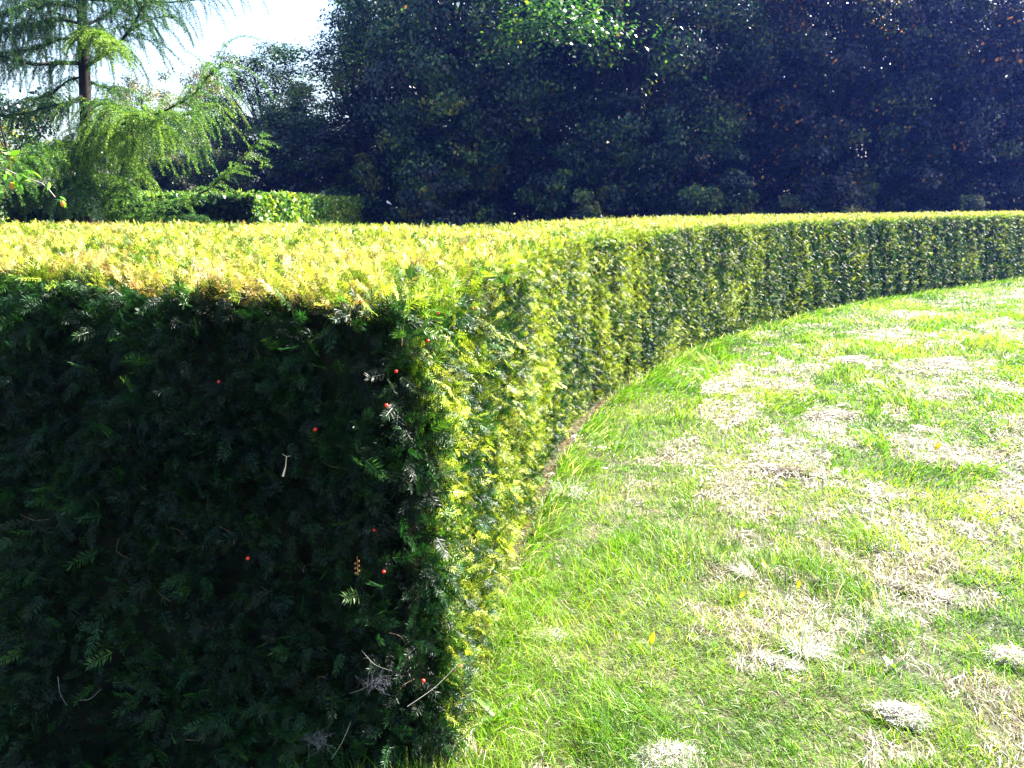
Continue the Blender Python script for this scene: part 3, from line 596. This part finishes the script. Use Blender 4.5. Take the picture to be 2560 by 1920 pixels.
larch_branch([A(212, 420, LD), A(180, 400, LD - .8), A(120, 395, LD - 1.6), A(40, 420, LD - 2.2), A(-30, 450, LD - 2.6)], .024, 60, (.3, .7), .9, .5, side=np.array([.4, -.2, 0]))
larch_branch([A(215, 470, LD), A(200, 450, LD - .8), A(180, 470, LD - 1.6), A(200, 500, LD - 2.3)], .022, 60, (.3, .6), 1., .22)
larch_branch([A(212, 480, LD), A(150, 470, LD - .4), A(80, 470, LD - .8), A(-20, 500, LD - 1.2)], .022, 60, (.3, .6), 1., .2)
larch_branch([A(222, 60, LD), A(262, 40, LD + .2), A(290, 20, LD + .4), A(330, -40, LD + .6)], .022, 30, (.4, .9), 1., .25, cones=.2)
larch_branch([A(215, 200, LD), A(250, 215, LD + .4), A(290, 225, LD + .8), A(330, 230, LD + 1.1)], .018, 30, (.2, .6), .9, .4, cones=.3)
for k in range(26):                           # the crown above the frame and round the back
    zz = 4.4 + k * .26; a = k * 2.4; Lb_ = max(.5, 2.6 * (1 - (zz - 3.5) / 8.5)); o_ = np.array([np.interp(zz, tr[:, 2], tr[:, 0]), np.interp(zz, tr[:, 2], tr[:, 1]), zz])
    d_ = np.array([math.cos(a), math.sin(a), 0]); larch_branch([o_, o_ + d_ * Lb_ * .4 + [0, 0, -.05], o_ + d_ * Lb_ * .8 + [0, 0, .05], o_ + d_ * Lb_ + [0, 0, .25]], .02, 16, (.3, .9), 1., .3, dens=2, seg=.035)

# ================================================================ BROADLEAF TREES
def leafT():
    return np.array([(0, 0, 0), (.45, -.36, .05), (1, 0, -.05), (.45, .36, .05)]), np.array([(0, 1, 2, 3)])
LT = leafT()
def tree_meshes(H, rx, ry, z0, nl, leaf, seed, mat, tmean=.4, orange=.0, lobes=150, lower=.55):
    """crown + trunk meshes, base at the origin; leaves sit in lobes at the ends of limbs"""
    r = np.random.default_rng(seed); hz = (H - z0) / 2; cz = z0 + hz; B = Batch(); limbs = []
    dirs = r.normal(size=(lobes, 3)); dirs = unit(dirs); rad_ = r.uniform(.55, 1.0, lobes) ** .6
    wob = .82 + .35 * noise(dirs[:, 0] * 2.2 + 5, dirs[:, 1] * 2.2 + 5, dirs[:, 2] * 2.2 + 5, seed=seed)
    c = dirs * np.array([rx, ry, hz]) * (rad_ * wob)[:, None]; c[:, 2] += cz
    # pull low lobes so the skirt hangs towards the ground
    c[:, 2] = np.maximum(c[:, 2], z0 + .2 * r.random(lobes)); lr = r.uniform(.5, 1.1, lobes) * (rx + ry) / 2 * .23
    per = (nl * lr ** 2 / (lr ** 2).sum()).astype(int); k = np.repeat(np.arange(lobes), per); N_ = len(k)
    v = unit(r.normal(size=(N_, 3))); q_ = r.random(N_) ** .45; jit = .55 + .75 * noise(v[:, 0] * 2 + k, v[:, 1] * 2, v[:, 2] * 2, seed=seed + 1)
    P = c[k] + v * (lr[k] * q_ * jit)[:, None] * np.array([1.15, 1.15, .75])
    n_ = unit(v * .6 + unit(c[k] - [0, 0, cz]) * .5 + [0, 0, .5] + r.normal(size=(N_, 3)) * .6)
    rv = r.normal(size=(N_, 3)) + [0, 0, -.5]; X = unit(rv - n_ * (rv * n_).sum(1, keepdims=True)); Y = np.cross(n_, X); sz = leaf * r.uniform(.6, 1.25, N_)[:, None]
    lt = r.choice([-.34, -.2, 0, .2, .38], lobes)[k]; tint = np.clip(tmean + lt + r.normal(size=N_) * .15, 0, .93); tint = np.where(noise(P[:, 0] * .9 + 9, P[:, 1] * .9, P[:, 2] * .9, seed=seed + 7) > .78, np.clip(tint + .35, 0, .93), tint)
    if H > 10: keep_ = (P[:, 2] < 8.0) | (r.random(N_) < .42); P, n_, X, Y, sz, tint = (q9[keep_] for q9 in (P, n_, X, Y, sz, tint)); N_ = len(P)
    tint = np.where(r.random(N_) < orange * (2.0 * (noise(P[:, 0] * .7, P[:, 1] * .7, P[:, 2] * .7, seed=seed + 4) > .6)), 1.0, tint)
    B.add(LT[0], LT[1], P, X * sz, Y * sz, n_ * sz, tint=tint, rnd=r.random(N_))
    crown = B.mesh('crown', mat)
    lean = r.normal(size=2) * .2; tz = np.linspace(0, H * .82, 12); tr_ = np.c_[lean[0] * tz / H * 2 + .15 * np.sin(tz * .7), lean[1] * tz / H * 2 + .1 * np.cos(tz * .6), tz]
    rt = np.interp(tz / H, [0, .05, .8], [.26, .19, .04]) * H / 11; limbs.append((tr_, rt))
    for a in range(0, lobes, 6):
        zz = min(max(.6, c[a][2] * .55 + .3), H * .7); o_ = np.array([np.interp(zz, tz, tr_[:, 0]), np.interp(zz, tz, tr_[:, 1]), zz]); mid = (o_ + c[a]) / 2 + np.array([0, 0, .25]) + r.normal(size=3) * .15
        limbs.append((spline([o_, mid, c[a]], 7), np.linspace(.055, .012, 7) * H / 11))
    return crown, tubes_mesh('trunk', limbs, M_bark, 5)
def tree(name, ms, loc, rz, sc, lab, cat='tree', group=None, lib={}):
    e = tag(empty(name, loc), lab, cat, group); e.rotation_euler[2] = rz; e.scale = sc if isinstance(sc, tuple) else (sc, sc, sc)
    obj('crown', ms[0], e); obj('trunk', ms[1], e); return e
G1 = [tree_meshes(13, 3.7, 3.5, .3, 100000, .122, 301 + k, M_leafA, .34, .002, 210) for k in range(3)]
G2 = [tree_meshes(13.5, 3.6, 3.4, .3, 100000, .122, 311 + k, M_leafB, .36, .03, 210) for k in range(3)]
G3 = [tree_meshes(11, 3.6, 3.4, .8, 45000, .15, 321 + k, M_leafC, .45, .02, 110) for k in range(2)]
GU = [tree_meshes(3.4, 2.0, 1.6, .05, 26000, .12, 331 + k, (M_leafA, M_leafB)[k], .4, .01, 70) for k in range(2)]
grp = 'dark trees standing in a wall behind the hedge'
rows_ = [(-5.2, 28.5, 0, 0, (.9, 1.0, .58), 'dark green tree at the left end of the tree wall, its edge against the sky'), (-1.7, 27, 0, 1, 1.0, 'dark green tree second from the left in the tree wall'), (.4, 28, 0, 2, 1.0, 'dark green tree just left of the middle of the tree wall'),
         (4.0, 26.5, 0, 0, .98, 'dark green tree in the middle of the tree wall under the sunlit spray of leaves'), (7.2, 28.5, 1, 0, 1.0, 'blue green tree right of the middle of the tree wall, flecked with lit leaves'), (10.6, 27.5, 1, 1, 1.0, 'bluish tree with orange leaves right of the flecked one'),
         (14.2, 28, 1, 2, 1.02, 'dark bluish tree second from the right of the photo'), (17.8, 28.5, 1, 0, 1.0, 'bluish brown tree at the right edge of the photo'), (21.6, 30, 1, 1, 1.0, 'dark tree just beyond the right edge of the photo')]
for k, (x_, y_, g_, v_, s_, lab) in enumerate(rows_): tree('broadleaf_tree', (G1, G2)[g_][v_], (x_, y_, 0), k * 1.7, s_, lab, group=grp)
for k, (x_, y_, g_, v_) in enumerate([(-3.4, 33.5, 0, 1), (-1, 34, 0, 0), (3, 34.5, 0, 2), (7, 34, 0, 1), (11, 34.5, 1, 2), (15, 34.5, 1, 0), (19, 35, 1, 1), (23, 36, 1, 2)]):
    tree('broadleaf_tree', (G1, G2)[g_][v_], (x_, y_, 0), k * 2.1 + 1, 1.0, 'tree of the second row glimpsed through gaps in the dark tree wall', group='second row of trees behind the tree wall')
for k, (x_, y_, g_, lab) in enumerate([(-5.5, 26.8, 0, 'low dark shrub under the leftmost dark tree'), (-1.8, 24.8, 0, 'low dark shrub under the second dark tree'), (1.9, 25, 0, 'low dark shrub left of the middle below the trees'), (5.6, 24.6, 0, 'low dark shrub under the tree with the sunlit spray'), (9.2, 25.2, 1, 'low bluish shrub right of the middle below the trees'), (12.8, 25, 1, 'low bluish shrub under the tree with orange leaves'), (16.4, 25.4, 1, 'low bluish shrub at the right under the trees')]):
    tree('shrub', GU[g_], (x_, y_, 0), k * 1.3, 1.0, lab, 'shrub', 'undergrowth below the dark trees')
for k in range(8):
    tree('shrub', GU[k % 2], (-7 + k * 3.6, 31 + (k % 3) * .5, 0), k * 1.9, 1.25, 'low dark growth closing the gap between the trunks of the tree wall', 'shrub', 'undergrowth far back between the trunks')
tree('broadleaf_tree', G3[0], (-18.5, 42, 0), .3, (.62, .62, .74), 'round olive brown tree in the sky gap behind the larch', group='far olive trees')
tree('broadleaf_tree', G3[1], (-16.4, 46, 0), 1.3, (.55, .55, .85), 'narrow olive tree between the larch and the dark tree wall', group='far olive trees')
tree('broadleaf_tree', G1[2], (-9.6, 33, 0), 2.3, (.72, .72, .60), 'dark lower tree left of the tree wall, behind the larch branch', group=grp)
tree('broadleaf_tree', G1[0], (-13.2, 35, 0), 1.1, (.60, .60, .43), 'dark round tree closing the gap between the larch and the tree wall', group=grp)
tree('broadleaf_tree', G1[1], (-15.5, 33, 0), .5, (.6, .6, .42), 'dark tree low behind the larch trunk', group=grp)
for k, (x_, y_, sc_, lab) in enumerate([(-11.2, 18.5, 1.0, 'leafy dark shrub behind the larch at the left edge'), (-14, 20, 1.1, 'leafy shrub beyond the left edge behind the larch'), (-10.2, 14.6, .66, 'lower leafy shrub directly behind the larch trunk')]):
    tree('shrub', tree_meshes(4.4 if k < 2 else 3.6, 2.1, 1.8, .1, 16000, .085, 341 + k, M_leafA, .5, .003, 70), (x_, y_, 0), k, sc_, lab, 'shrub', 'shrubs behind the larch')
# sunlit spray of leaves high in the middle
B = Batch(); cen = A(1400, 45, 21.4); N = 1900; v = rng.normal(size=(N, 3)); P = cen + v * [.95, .6, .33]; P[:, 2] -= .18 * np.abs(P[:, 0] - cen[0]) ** 1.5
n_ = unit(v * .2 + [0, 0, 1] + rng.normal(size=(N, 3)) * .5); rv = rng.normal(size=(N, 3)); X_ = unit(rv - n_ * (rv * n_).sum(1, keepdims=True)); sz = rng.uniform(.08, .15, N)[:, None]
B.add(LT[0], LT[1], P, X_ * sz, np.cross(n_, X_) * sz, n_ * sz, tint=np.clip(.66 + rng.normal(size=N) * .12, 0, .93), rnd=rng.random(N))
host = [o for o in COL.objects if o.get('label', '').startswith('dark green tree in the middle')][0]
inv = (Matrix.Translation(host.location) @ Matrix.Rotation(host.rotation_euler[2], 4, 'Z') @ Matrix.Diagonal((*host.scale, 1))).inverted()
lb = tubes_mesh('limb', [(spline([[3.6, 26.3, 4.5], [3.0, 24.8, 6.0], cen + [.5, 1.5, 0], cen], 10), np.linspace(.09, .02, 10))], M_bark, 6); lb.transform(inv); obj('limb', lb, host)
me = B.mesh('leafy_spray', M_leafA); me.transform(inv); tag(obj('leafy_spray', me, host), 'bright green sunlit spray of leaves')

# ---- clipped hedge behind the larch
hb = tag(empty('clipped_hedge', (-11, 22, 0)), 'lower clipped hedge behind the larch, its sunny side yellow green, its end in tree shade', 'hedge'); HB = np.array([-11, 22, 0.])
x0, x1, y0, y1, hh = -8.6, -4.45, 14., 24.2, 1.71
def boxmesh(name, a, b, mat, off):
    (x0_, y0_, z0_), (x1_, y1_, z1_) = a, b; V = np.array([(x, y, z) for x in (x0_, x1_) for y in (y0_, y1_) for z in (z0_, z1_)], float) - off
    return mesh(name, V, np.array([(0, 1, 3, 2), (4, 6, 7, 5), (0, 4, 5, 1), (2, 3, 7, 6), (1, 5, 7, 3), (0, 2, 6, 4)]), mat)
obj('core', boxmesh('core', (x0, y0 + .1, 0), (x1 - .1, y1, hh - .1), M_core, HB), hb)
B = Batch()
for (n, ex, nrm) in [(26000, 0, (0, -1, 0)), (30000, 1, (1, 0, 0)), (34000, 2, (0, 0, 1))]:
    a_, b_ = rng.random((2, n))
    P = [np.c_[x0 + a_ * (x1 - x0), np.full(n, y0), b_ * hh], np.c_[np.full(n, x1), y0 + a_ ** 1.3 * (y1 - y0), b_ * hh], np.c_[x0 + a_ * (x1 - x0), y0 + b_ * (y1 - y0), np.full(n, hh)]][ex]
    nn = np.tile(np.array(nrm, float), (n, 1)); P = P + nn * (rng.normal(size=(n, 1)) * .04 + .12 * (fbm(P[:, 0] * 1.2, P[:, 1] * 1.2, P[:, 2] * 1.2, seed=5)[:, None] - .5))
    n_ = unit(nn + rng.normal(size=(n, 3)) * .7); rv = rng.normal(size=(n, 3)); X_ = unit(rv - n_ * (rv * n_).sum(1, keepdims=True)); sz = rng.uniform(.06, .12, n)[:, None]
    B.add(LT[0], LT[1], P, X_ * sz, np.cross(n_, X_) * sz, n_ * sz, tint=np.clip((.12, .50, .52)[ex] + .3 * (noise(P[:, 0] * 2, P[:, 1] * 2, P[:, 2] * 2, seed=6) - .5) + rng.normal(size=n) * .08, 0, 1), rnd=rng.random(n))  # dark front, yellow side and top: shade and sun put into tint
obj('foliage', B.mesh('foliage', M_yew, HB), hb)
# posts and scrap
for (px, top, bot, lab) in [(808, 476, 495, 'thin grey post standing behind the shaded end of the lower hedge'), (699, 483, 495, 'short grey post behind the sunny part of the lower hedge')]:
    y_ = 24.5; p_ = A(px, top, y_); h_ = p_[2]; th = np.arange(9); V, F = tube([(0, 0, 0), (0, 0, h_ - .03), (0, 0, h_)], [.055, .055, .03], 8)
    o = obj('post', mesh('post', V, F, M_wood, smooth=False), loc=(p_[0], y_, 0)); tag(o, lab, 'post', 'posts behind the lower hedge')
p_ = A(972, 508, 22.5); V = np.array([(-.07, 0, .06), (-.02, -.01, .07), (.09, 0, -.04), (-.02, .01, -.04), (-.055, .012, .0)]); 
o = obj('paper_scrap', mesh('paper_scrap', np.concatenate([V, V + [0, .004, 0]]), np.array([(0, 1, 2, 4), (4, 2, 3, 4), (5, 9, 7, 6), (0, 5, 6, 1), (1, 6, 7, 2)])[[0, 2, 3, 4]], M_white), loc=p_); tag(o, 'tiny white scrap caught in the dark twigs below the tree wall', 'scrap')

# ---- fruit tree whose branch reaches in from the left
ft = tag(empty('fruit_tree', (-6.9, 8.9, 0)), 'fruit tree at the left edge reaching in with one leafy branch and orange fruit', 'tree'); FO = np.array([-6.9, 8.9, 0.])
Dp = 8.7
tr_ = spline([FO, FO + [.1, 0, 1.0], FO + [.0, .1, 2.0], FO + [-.3, .2, 3.2]], 10); obj('trunk', tubes_mesh('trunk', [(tr_ - FO, np.linspace(.09, .03, 10))], M_bark, 8), ft)
M_gt = plain_mat('pale_twig', (.30, .26, .24), .6, .4, .2, 40)
lv, lf = leaf_shape(1, .42, -.25)
def leafy_branch(path, r0, leaf_px, fruits):
    P = spline(path, 24); b = obj('branch', tubes_mesh('branch', [(P - FO, np.linspace(r0, r0 * .35, 24))], M_gt, 6), ft)
    B_ = Batch(); Q = []; 
    for (c_, n) in leaf_px:
        for _ in range(n): Q.append(c_ + rng.normal(size=3) * [.02, .03, .015])
    Q = np.array(Q); N_ = len(Q); d_ = unit(rng.normal(size=(N_, 3)) * [1, .7, .6] + [.15, 0, -.45]); up = unit(np.array([0, 0, 1]) + rng.normal(size=(N_, 3)) * .5); Y_ = unit(np.cross(up, d_)); Z_ = np.cross(d_, Y_); sz = rng.uniform(.08, .15, N_)[:, None]
    B_.add(lv, lf, Q, d_ * sz, Y_ * sz, Z_ * sz, tint=np.clip(.45 + rng.normal(size=N_) * .25 + .5 * (rng.random(N_) < .12), 0, 1), rnd=rng.random(N_)); obj('leaves', B_.mesh('leaves', M_fruitleaf, FO), b)
    for f_ in fruits:
        fv, ff = uv_ball(.028, 12, 9, .85, 1.2, .2); obj('fruit', mesh('fruit', fv, ff, M_fruit, smooth=True), b, f_ - FO)
K_ = lambda px, py: A(px, py, Dp)
leafy_branch([FO + [.05, 0, 1.5], K_(-80, 430), K_(0, 417), K_(28, 430), K_(62, 445), K_(108, 460), K_(138, 493)], .014, [(K_(25, 388), 7), (K_(35, 400), 4), (K_(20, 432), 5), (K_(55, 435), 8), (K_(68, 450), 4), (K_(20, 448), 4), (K_(110, 452), 3), (K_(150, 495), 3), (K_(158, 500), 3), (K_(3, 470), 3), (K_(50, 455), 3)], [K_(30, 464), K_(157, 509)])
leafy_branch([FO + [0, 0, 1.9], FO + [.2, -.1, 2.3], FO + [.5, -.2, 2.5]], .02, [(FO + [.2, 0, 2.3], 60), (FO + [.4, -.2, 2.5], 60)], [])
for a in range(9):
    d_ = np.array([math.cos(a * 2.3) * .8 - .5, math.sin(a * 2.3) * .8, 0]); o_ = FO + [0, .05, 1.7 + a * .14]
    leafy_branch([o_, o_ + d_ * .5 + [0, 0, .25], o_ + d_ + [0, 0, .3]], .02, [(o_ + d_ * t_ + [rng.normal() * .1, rng.normal() * .1, .25], 22) for t_ in (.4, .6, .8, 1.0)], [])

# ================================================================ AIR
m, t, out = new_mat('haze_air'); v_ = t.nodes.new('ShaderNodeVolumePrincipled'); v_.inputs['Color'].default_value = (.09, .20, 1.0, 1); v_.inputs['Density'].default_value = HAZE; v_.inputs['Anisotropy'].default_value = .5
t.links.new(v_.outputs[0], out.inputs['Volume'])
if HAZE > 0: tag(obj('haze', boxmesh('haze', (-60, -8, -1.2), (62, 66, 17), m, np.zeros(3))), 'thin bluish air between the hedge and the trees', 'haze', kind='stuff')
